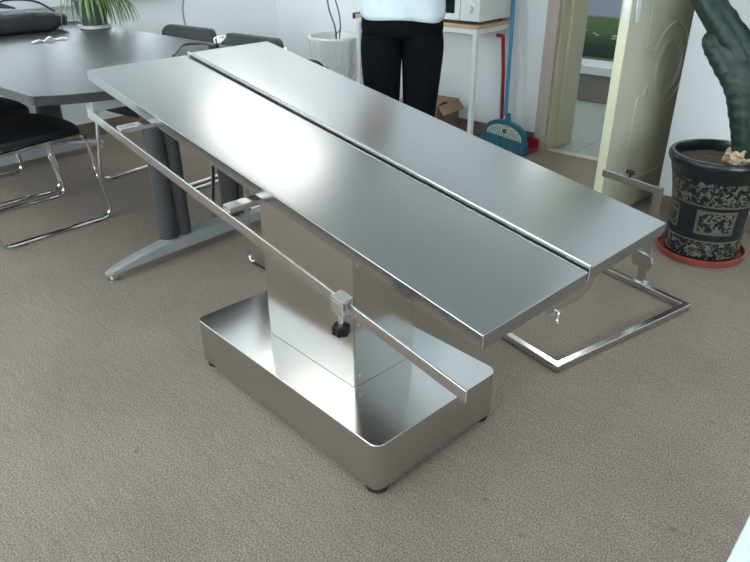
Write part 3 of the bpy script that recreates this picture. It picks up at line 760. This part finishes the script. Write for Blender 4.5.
for x in (-.19, .19):
    for y in (-.13, .13):
        bm = NB(); lathe(bm, [(.013, 0), (.015, .016)], (x, y, 0), 12); build('foot', bm, M['rubber'], W_)
# purple-grey cloth tip on the desk corner
bm = NB(); box(bm, -.035, .02, -.03, .03, 0, .004, bev=.001); box(bm, -.038, -.034, -.03, .03, -.035, .003, bev=.001)
tag(build('folded_cloth', bm, mat('slate_cloth', (.12, .12, .20), .8, noise_scale=40, var=.2), loc=(D0-.001, 3.52, DZ+.0005)), 'small slate cloth hanging over the left corner of the slim desk', 'cloth')

# cardboard boxes under the desk
def carton(name, label, loc, rz_, w, d, h, openf):
    t = thing(name, label, 'box', loc, rz_, None); th = .004
    bm = NB(); box(bm, -w, w, -d, -d+th, 0, h); box(bm, -w, w, d-th, d, 0, h); box(bm, -w, -w+th, -d+th, d-th, 0, h); box(bm, w-th, w, -d+th, d-th, 0, h); box(bm, -w+th, w-th, -d+th, d-th, 0, th)
    build('box_walls', bm, M['card_in'], t)
    for s_, lift in ((-1, .02), (1, -.015)):
        bm = NB(); L_ = d*.98
        m_ = Matrix.Translation((0, s_*d, h)) @ Matrix.Rotation(-s_*R(openf+lift*300), 4, 'X')
        box(bm, -w, w, -L_ if s_ > 0 else 0, 0 if s_ > 0 else L_, .001, .001+th, m_); build('flap', bm, M['card'], t)
    bm = NB(); m_ = Matrix.Translation((w, 0, h)) @ Matrix.Rotation(R(50), 4, 'Y'); box(bm, 0, .07, -d+.01, d-.01, 0, th, m_); build('flap', bm, M['card'], t)
    return t
carton('cardboard_box', 'brown cardboard box with loose flaps under the slim desk', (-2.715, 3.64, 0), R(4), .15, .14, .25, 4)

# ------------------------------------------------------------------ broom and dustpan
bx, by = -2.155, 3.69
Bm = thing('broom', 'broom with a blue handle and a teal fan-shaped head', 'broom', (bx, by, 0))
bm = NB(); tube(bm, [(0, 0, .225), (-.035, .05, .60), (-.080, .105, 1.10), (-.1, .128, 1.32)], .0115, 12); build('handle', bm, M['blue'], Bm)
fan = []
for k in range(21):
    a = PI*k/20; fan.append((.150*math.cos(a), .105+.095*math.sin(a)**.9))
fan = [(.165, .085)] + fan + [(-.165, .085)]
MX = Matrix(((1, 0, 0, 0), (0, 0, 1, 0), (0, 1, 0, 0), (0, 0, 0, 1)))
tilt = Matrix.Rotation(R(6), 4, 'Y')
bm = NB(); prism(bm, fan, -.016, .016, tilt @ MX); lathe(bm, [(.022, .185), (.014, .245)], (.02, 0, 0), 16); hd = build('head_frame', bm, M['teal'], Bm, bevel=.003)
inner = [(.132, .098)] + [(.126*math.cos(PI*k/16), .104+.068*math.sin(PI*k/16)) for k in range(17)] + [(-.132, .098)]
bm = NB(); prism(bm, inner, -.0185, -.0165, tilt @ MX); fp = build('head_panel', bm, mat('cream_panel', (.62, .66, .55), .5, noise_scale=30, var=.03), Bm)
fp['label'] = 'cream panel with rows of teal dots'
bm = NB()
for j, z in enumerate((.108, .122, .136, .150, .164)):
    for i in range(-8, 9):
        x = i*.0185 + (.008 if j % 2 else 0)
        if (x/.115)**2 + ((z-.104)/.062)**2 < 1 and (x**2+(z-.135)**2) > .021**2:
            tube(bm, [(x, -.0187, z), (x, -.0198, z)], .0052, 8)
tube(bm, [(0, -.0187, .135), (0, -.021, .135)], .017, 20)
for v in bm.verts: v.co = tilt @ v.co
build('panel_dots', bm, M['teal'], fp)
bm = NB(); n = 40; rows = []
for i in range(n+1):
    q = -1+2*i/n; x0 = .155*q; x1 = .172*q; zb = .012+.010*abs(math.sin(i*2.3)) + .006*(i % 2)
    rows.append([bm.verts.new((x0, -.013, .092)), bm.verts.new((x1, -.022-.002*(i % 2), zb)), bm.verts.new((x1, .022, zb)), bm.verts.new((x0, .013, .092))])
for A_, B_ in zip(rows, rows[1:]):
    for k in range(4): bm.faces.new((A_[k], A_[(k+1) % 4], B_[(k+1) % 4], B_[k]))
bm.faces.new(rows[0]); bm.faces.new(rows[-1][::-1])
for v in bm.verts: v.co = tilt @ v.co
build('bristles', bm, M['bristle'], Bm, smooth=False)

Dp = thing('dustpan', 'long-handled red dustpan standing behind the broom', 'dustpan', (-2.15, 3.78, 0))
bm = NB(); tube(bm, rounded([(-.090, .02, .07), (-.092, -.01, .45), (-.092, -.05, .685), (-.135, -.05, .687)], .006, 4), .011, 12); build('handle', bm, M['red'], Dp)
bm = NB()
box(bm, -.105, .165, -.040, .06, 0, .006); box(bm, -.105, .165, .052, .06, .0055, .075); box(bm, .157, .165, -.040, .056, .0055, .03); box(bm, -.105, -.097, -.040, .056, .0055, .03)
build('pan', bm, M['red'], Dp, bevel=.002)

# ------------------------------------------------------------------ cactus pot
CP = thing('potted_cactus', 'tall green cactus in an ornate dark glazed pot', 'potted plant', (-.700, 2.96, 0))
prof = [(.138, .018), (.148, .022), (.153, .05), (.151, .10), (.150, .16), (.153, .22), (.163, .29), (.178, .36), (.190, .405), (.198, .412), (.203, .425), (.203, .440), (.196, .450), (.182, .450), (.178, .435), (.176, .40)]
bm = NB(); lathe(bm, prof, seg=64); build('glazed_pot', bm, M['ornate'], CP, sharp=50)
bm = NB(); lathe(bm, [(.150, 0), (.172, .004), (.182, .032), (.176, .034), (.166, .014), (.12, .012)], seg=48); build('saucer', bm, M['terracotta'], CP)['label'] = 'red plastic saucer'
bm = NB(); seg = 40
lathe(bm, [(.1765, .405), (.14, .412), (.08, .418), (.02, .424)], seg=seg)
for v in bm.verts: v.co.z += noise.noise(v.co*40)*.006
build('soil', bm, M['soil'], CP)
def branch(bm, pts, rad, ribs_=5, ph=0., amp=.20):
    P_ = spline(pts, 10); k = len(P_); rs = []
    for i in range(k):
        q = i/(k-1)*(len(rad)-1); j = min(int(q), len(rad)-2); f_ = q-j; rs.append((rad[j]*(1-f_)+rad[j+1]*f_)*(1+.018*math.sin(i*1.35)))
    # close the tip
    dirv = (P_[-1]-P_[-2]).normalized(); r0 = rs[-1]
    for a in (25, 50, 70, 84):
        P_.append(P_[k-1]+dirv*r0*math.sin(R(a))); rs.append(r0*math.cos(R(a)))
    def sh(th, i): return 1 - amp*(1-abs(math.cos(ribs_*(th+ph)/2))**.8) + .02*math.sin(i*1.35+3*th)
    tube(bm, P_, rs, ribs_*10, shape=sh)
bx0, by0 = .712, -2.955
def C_(px, pz, dy=0): return (px+.712, dy, pz)
tr = NB(); branch(tr, [C_(-.640, .435), C_(-.645, .52), C_(-.665, .62), C_(-.70, .72), C_(-.765, .80), C_(-.83, .865)], [.036, .056, .070, .076, .072, .058], 4, .5)
stem = build('cactus_stem', tr, M['cactus'], CP, sharp=60)
tr = NB(); branch(tr, [C_(-.665, .70, .02), C_(-.735, .83, .01), C_(-.83, .945, 0), C_(-.915, 1.04, 0), C_(-1.0, 1.17, 0)], [.045, .064, .060, .052, .042], 4, .2); build('cactus_arm', tr, M['cactus'], stem, sharp=60)
tr = NB(); branch(tr, [C_(-.635, .50, .03), C_(-.635, .62, .05), C_(-.645, .80, .06), C_(-.655, 1.0, .05), C_(-.66, 1.3, .05)], [.042, .060, .078, .084, .062], 5, .3); build('cactus_arm', tr, M['cactus'], stem, sharp=60)
tr = NB(); bmesh.ops.create_icosphere(tr, subdivisions=4, radius=1)
for v in tr.verts:
    d0_ = v.co.copy(); k = 1 + .45*noise.noise(d0_*2.2) + .30*noise.noise(d0_*5.5)
    v.co = Vector((d0_.x*.046*k+.060, d0_.y*.042*k-.012, d0_.z*.042*k+.445))
build('woody_stump', tr, M['bark'], CP)['label'] = 'pale dried bark at the stem foot'

# ------------------------------------------------------------------ white desk beside the photographer
WD = thing('white_desk', 'corner of a white desk at the lower right edge', 'desk', (.35, .55, 0))
build('desk_top', simplebox(-.39, .40, -.45, .45, .725, .75, bev=.002), M['white_desk'], WD)
for sx in (-1, 1): build('side_panel', simplebox(sx*.37-.009, sx*.37+.009, -.42, .42, 0, .725, bev=.001), M['white_desk'], WD)
build('back_panel', simplebox(-.361, .361, .395, .41, .25, .725, bev=.001), M['white_desk'], WD)

# ------------------------------------------------------------------ person standing behind the steel table
def skin_mesh(name, verts, edges, radii, m, parent, sub=2, root=0, post=None):
    me = bpy.data.meshes.new(name); me.from_pydata(verts, edges, []); me.materials.append(m)
    o = bpy.data.objects.new(name, me); COL.objects.link(o)
    o.modifiers.new('skin', 'SKIN')
    sk = me.skin_vertices[0] if me.skin_vertices else None
    if sk is None:
        bpy.context.view_layer.objects.active = o
        bpy.ops.mesh.customdata_skin_add(); sk = me.skin_vertices[0]
    for i, r_ in enumerate(radii):
        sk.data[i].radius = r_ if isinstance(r_, tuple) else (r_, r_); sk.data[i].use_root = (i == root)
    s_ = o.modifiers.new('sub', 'SUBSURF'); s_.levels = sub; s_.render_levels = sub
    dg = bpy.context.evaluated_depsgraph_get(); ev = o.evaluated_get(dg)
    nm = bpy.data.meshes.new_from_object(ev); o.modifiers.clear(); o.data = nm
    if not nm.materials: nm.materials.append(m)
    nm.polygons.foreach_set('use_smooth', [True]*len(nm.polygons))
    o.parent = parent
    return o
PE = thing('person', 'person in black trousers and a pale blue shirt standing behind the steel table', 'person', (-2.11, 2.60, 0), R(38))
PE.scale = (1.07, 1.05, 1.04)
# body (skin): pelvis, torso, neck, head, arms with hands clasped at the waist, lower legs
V = []; E_ = []; RR = []
def av(p, r, par=None):
    V.append(p); RR.append(r); i = len(V)-1
    if par is not None: E_.append((par, i))
    return i
pel = av((0, 0, .90), (.125, .085))
ab = av((0, 0, 1.02), (.120, .080), pel); ch = av((0, .01, 1.20), (.140, .090), ab); sh = av((0, .01, 1.34), (.100, .065), ch)
nk = av((0, .01, 1.41), (.050, .050), sh); nk2 = av((0, 0, 1.47), (.052, .055), nk); hd_ = av((0, -.01, 1.55), (.072, .088), nk2); hd2 = av((0, -.005, 1.63), (.070, .085), hd_)
for s_ in (-1, 1):
    s1 = av((s_*.155, .01, 1.345), (.050, .050), sh); el = av((s_*.215, .02, 1.09), (.038, .038), s1); wr = av((s_*.065, -.17, 1.04), (.024, .020), el)
    pa = av((s_*.020, -.205, 1.035), (.032, .016), wr)
    hp = av((s_*.088, 0, .84), (.082, .088), pel); kn = av((s_*.082, -.015, .48), (.054, .056), hp); an = av((s_*.075, .01, .09), (.034, .036), kn); to = av((s_*.085, -.11, .035), (.034, .024), an)
body = skin_mesh('body', V, E_, RR, M['skin'], PE)
# fingers on each hand
for s_ in (-1, 1):
    for k in range(4):
        bm = NB(); z0 = 1.058-.014*k; L_ = (.052, .060, .056, .044)[k]
        tube(bm, spline([(s_*.022, -.213, z0), (-s_*.004, -.232-.010*(s_ > 0), z0-.004), (-s_*(L_*.62), -.222-.010*(s_ > 0), z0-.009), (-s_*(L_*.78), -.206-.01*(s_ > 0), z0-.012)], 4), [.0085]*6+[.0078]*5+[.006, .004], 8)
        build('finger', bm, M['skin'], body)
    bm = NB(); tube(bm, spline([(s_*.040, -.196, 1.052), (s_*.026, -.214, 1.074), (s_*.006, -.226, 1.082)], 4), [.010]*4+[.009]*4+[.006], 8); build('thumb', bm, M['skin'], body)
# face
bm = NB(); tube(bm, [(0, -.088, 1.59), (0, -.106, 1.555), (0, -.100, 1.545)], [.006, .012, .008], 10); build('nose', bm, M['skin'], body)
for s_ in (-1, 1):
    bm = NB(); tube(bm, [(s_*.082, .0, 1.60), (s_*.088, .006, 1.575), (s_*.082, -.002, 1.545)], [.010, .013, .007], 8); build('ear', bm, M['skin'], body)
bm = NB(); tube(bm, [(-.024, -.090, 1.515), (0, -.098, 1.513), (.024, -.090, 1.515)], [.003, .007, .003], 8); build('mouth', bm, M['lip'], body)
for s_ in (-1, 1):
    bm = NB(); tube(bm, [(s_*.042, -.083, 1.588), (s_*.032, -.091, 1.590), (s_*.022, -.086, 1.588)], [.002, .007, .002], 8); build('eye', bm, M['hair'], body)
bm = NB(); bmesh.ops.create_uvsphere(bm, u_segments=28, v_segments=18, radius=1)
for v in bm.verts:
    c = v.co.copy(); v.co = Vector((c.x*.096, c.y*.112+.018, c.z*.105+1.635))
    if c.y > 0 and c.z < 0: v.co.z -= .06*min(1, -c.z*1.5)
    if c.y < -.2 and c.z < .25: v.co.y = max(v.co.y, -.045)
build('hair', bm, M['hair'], PE)
# trousers: two tapered legs joined at the hips
bm = NB(); n = 28
def ring(cx_, cy_, z, rx, ry, sq=1.): return [bm.verts.new((cx_+rx*math.cos(2*PI*k/n), cy_+ry*math.sin(2*PI*k/n), z)) for k in range(n)]
def skinrings(rs):
    for A_, B_ in zip(rs, rs[1:]):
        for k in range(n): bm.faces.new((A_[k], A_[(k+1) % n], B_[(k+1) % n], B_[k]))
hips = [ring(0, .0, .97, .160, .110), ring(0, .0, .90, .178, .122), ring(0, .002, .82, .184, .128), ring(0, .002, .77, .184, .125)]
skinrings(hips)
for s_ in (-1, 1):
    rs = [ring(s_*.088, .002, .80, .092, .118), ring(s_*.092, 0, .74, .096, .112), ring(s_*.090, -.004, .64, .088, .098), ring(s_*.088, -.012, .54, .083, .088), ring(s_*.085, -.012, .46, .076, .080),
          ring(s_*.080, 0, .34, .068, .074), ring(s_*.075, .006, .20, .056, .062), ring(s_*.075, .006, .10, .052, .056)]
    skinrings(rs); bm.faces.new(rs[-1])
bm.faces.new(hips[-1])
for v in bm.verts:
    nz = noise.noise(Vector((v.co.x*12, v.co.y*12, v.co.z*9)))*.005; v.co.x += nz; v.co.y += nz
o = build('trousers', bm, M['trouser'], PE, sharp=180); s2 = o.modifiers.new('sub', 'SUBSURF'); s2.levels = 1; s2.render_levels = 1
# shirt
bm = NB()
def hem(k, z, drop): return z
rs = []
for z, rx, ry in ((.875, .186, .132), (.90, .190, .136), (1.0, .180, .128), (1.12, .168, .118), (1.24, .176, .122), (1.32, .168, .108), (1.375, .110, .080), (1.40, .066, .062)):
    rs.append(ring(0, .004, z, rx, ry))
for k in range(n):
    a = 2*PI*k/n
    rs[0][k].co.z += -.020*math.cos(a+1.2) + .010*math.sin(3*a); rs[0][k].co.x *= 1+.03*math.sin(5*a); rs[0][k].co.y *= 1+.05*math.sin(6*a)
    rs[1][k].co.x *= 1+.02*math.sin(5*a); rs[1][k].co.y *= 1+.03*math.sin(6*a)
skinrings(rs)
for s_ in (-1, 1):
    tube(bm, spline([(s_*.10, .01, 1.345), (s_*.165, .01, 1.335), (s_*.21, .018, 1.20), (s_*.222, .016, 1.09), (s_*.18, -.06, 1.062), (s_*.115, -.125, 1.05)], 5), [.055, .064, .062, .060, .058]*1+[.056]*5+[.054]*5+[.052]*5+[.048]*5+[.044], 16)
o = build('shirt', bm, M['shirt'], PE, sharp=180); s2 = o.modifiers.new('sub', 'SUBSURF'); s2.levels = 1; s2.render_levels = 1
md = o.modifiers.new('solid', 'SOLIDIFY'); md.thickness = .003
for s_ in (-1, 1):
    bm = NB(); vs = box(bm, s_*.082-.045, s_*.082+.045, -.165, .075, 0, .055, bev=.018, seg=3)
    for v in bm.verts:
        if v.co.y < -.10: v.co.x = s_*.082+(v.co.x-s_*.082)*.8; v.co.z *= .75
    build('shoe', bm, M['shoe'], PE)

# ------------------------------------------------------------------ ceiling lamps (outside the frame, seen in the steel)
for x, y in ((-3.65, 3.25), (-3.65, -.6)):
    t = thing('ceiling_lamp', 'flat rectangular ceiling lamp above the room', 'lamp', (x, y, ZC-.001), 0, 'ceiling lamps')
    bm = NB(); box(bm, -.60, .60, -.30, .30, -.03, 0, bev=.003); build('lamp_housing', bm, M['lamp_metal'], t)
    build('diffuser', simplebox(-.575, .575, -.275, .275, -.034, -.0305, bev=.001), M['tube'], t)

# ------------------------------------------------------------------ light
w = bpy.data.worlds.new('sky'); S.world = w; w.use_nodes = True
bgn = w.node_tree.nodes['Background']; bgn.inputs[0].default_value = (.82, .93, 1., 1); bgn.inputs[1].default_value = 7.5
def portal(loc, rot, sx, sy):
    l = bpy.data.lights.new('window_portal', 'AREA'); l.shape = 'RECTANGLE'; l.size = sx; l.size_y = sy; l.cycles.is_portal = True
    o = bpy.data.objects.new('window_portal', l); o.location = loc; o.rotation_euler = rot; COL.objects.link(o)
portal((XW-.29, (wy0+wy1)/2, (wz0+wz1)/2), (0, -PI/2, 0), wz1-wz0, wy1-wy0)
portal(((sx0+sx1)/2, YS-.29, 1.65), (PI/2, 0, 0), sx1-sx0, 1.5)
portal((XE+.30, (ry0+ry1)/2, 1.6), (0, PI/2, 0), 1.4, ry1-ry0)
l = bpy.data.lights.new('room_beyond_lamp', 'POINT'); l.energy = 30; l.shadow_soft_size = .2; l.color = (.95, 1, .97)
o = bpy.data.objects.new('room_beyond_lamp', l); o.location = (-2.3, 5.0, 2.5); COL.objects.link(o)

# ------------------------------------------------------------------ camera
cam = bpy.data.cameras.new('camera'); co = bpy.data.objects.new('camera', cam); COL.objects.link(co); S.camera = co
cam.sensor_fit = 'HORIZONTAL'; cam.sensor_width = 36; cam.lens = 672.61/750*36; cam.clip_start = .02
fh = Vector((-.6604, .7509, 0)).normalized(); pit = R(27.8006); rol = R(-.2434)
fwd = fh*math.cos(pit) + Vector((0, 0, -math.sin(pit)))
R0 = fh.cross(Vector((0, 0, 1))).normalized(); D0_ = fwd.cross(R0)      # right, down
cxv = R0*math.cos(rol) - D0_*math.sin(rol); cyv = -(R0*math.sin(rol) + D0_*math.cos(rol)); czv = -fwd
co.matrix_world = Matrix.Translation((0, 0, 1.274)) @ Matrix((cxv, cyv, czv)).transposed().to_4x4()

S.view_settings.view_transform = 'Standard'; S.view_settings.look = 'None'; S.view_settings.gamma = 1; S.view_settings.exposure = 0.76
S.view_settings.use_curve_mapping = False
S.cycles.use_denoising = True
S.cycles.max_bounces = 8; S.cycles.diffuse_bounces = 5; S.cycles.glossy_bounces = 5; S.cycles.sample_clamp_indirect = 8
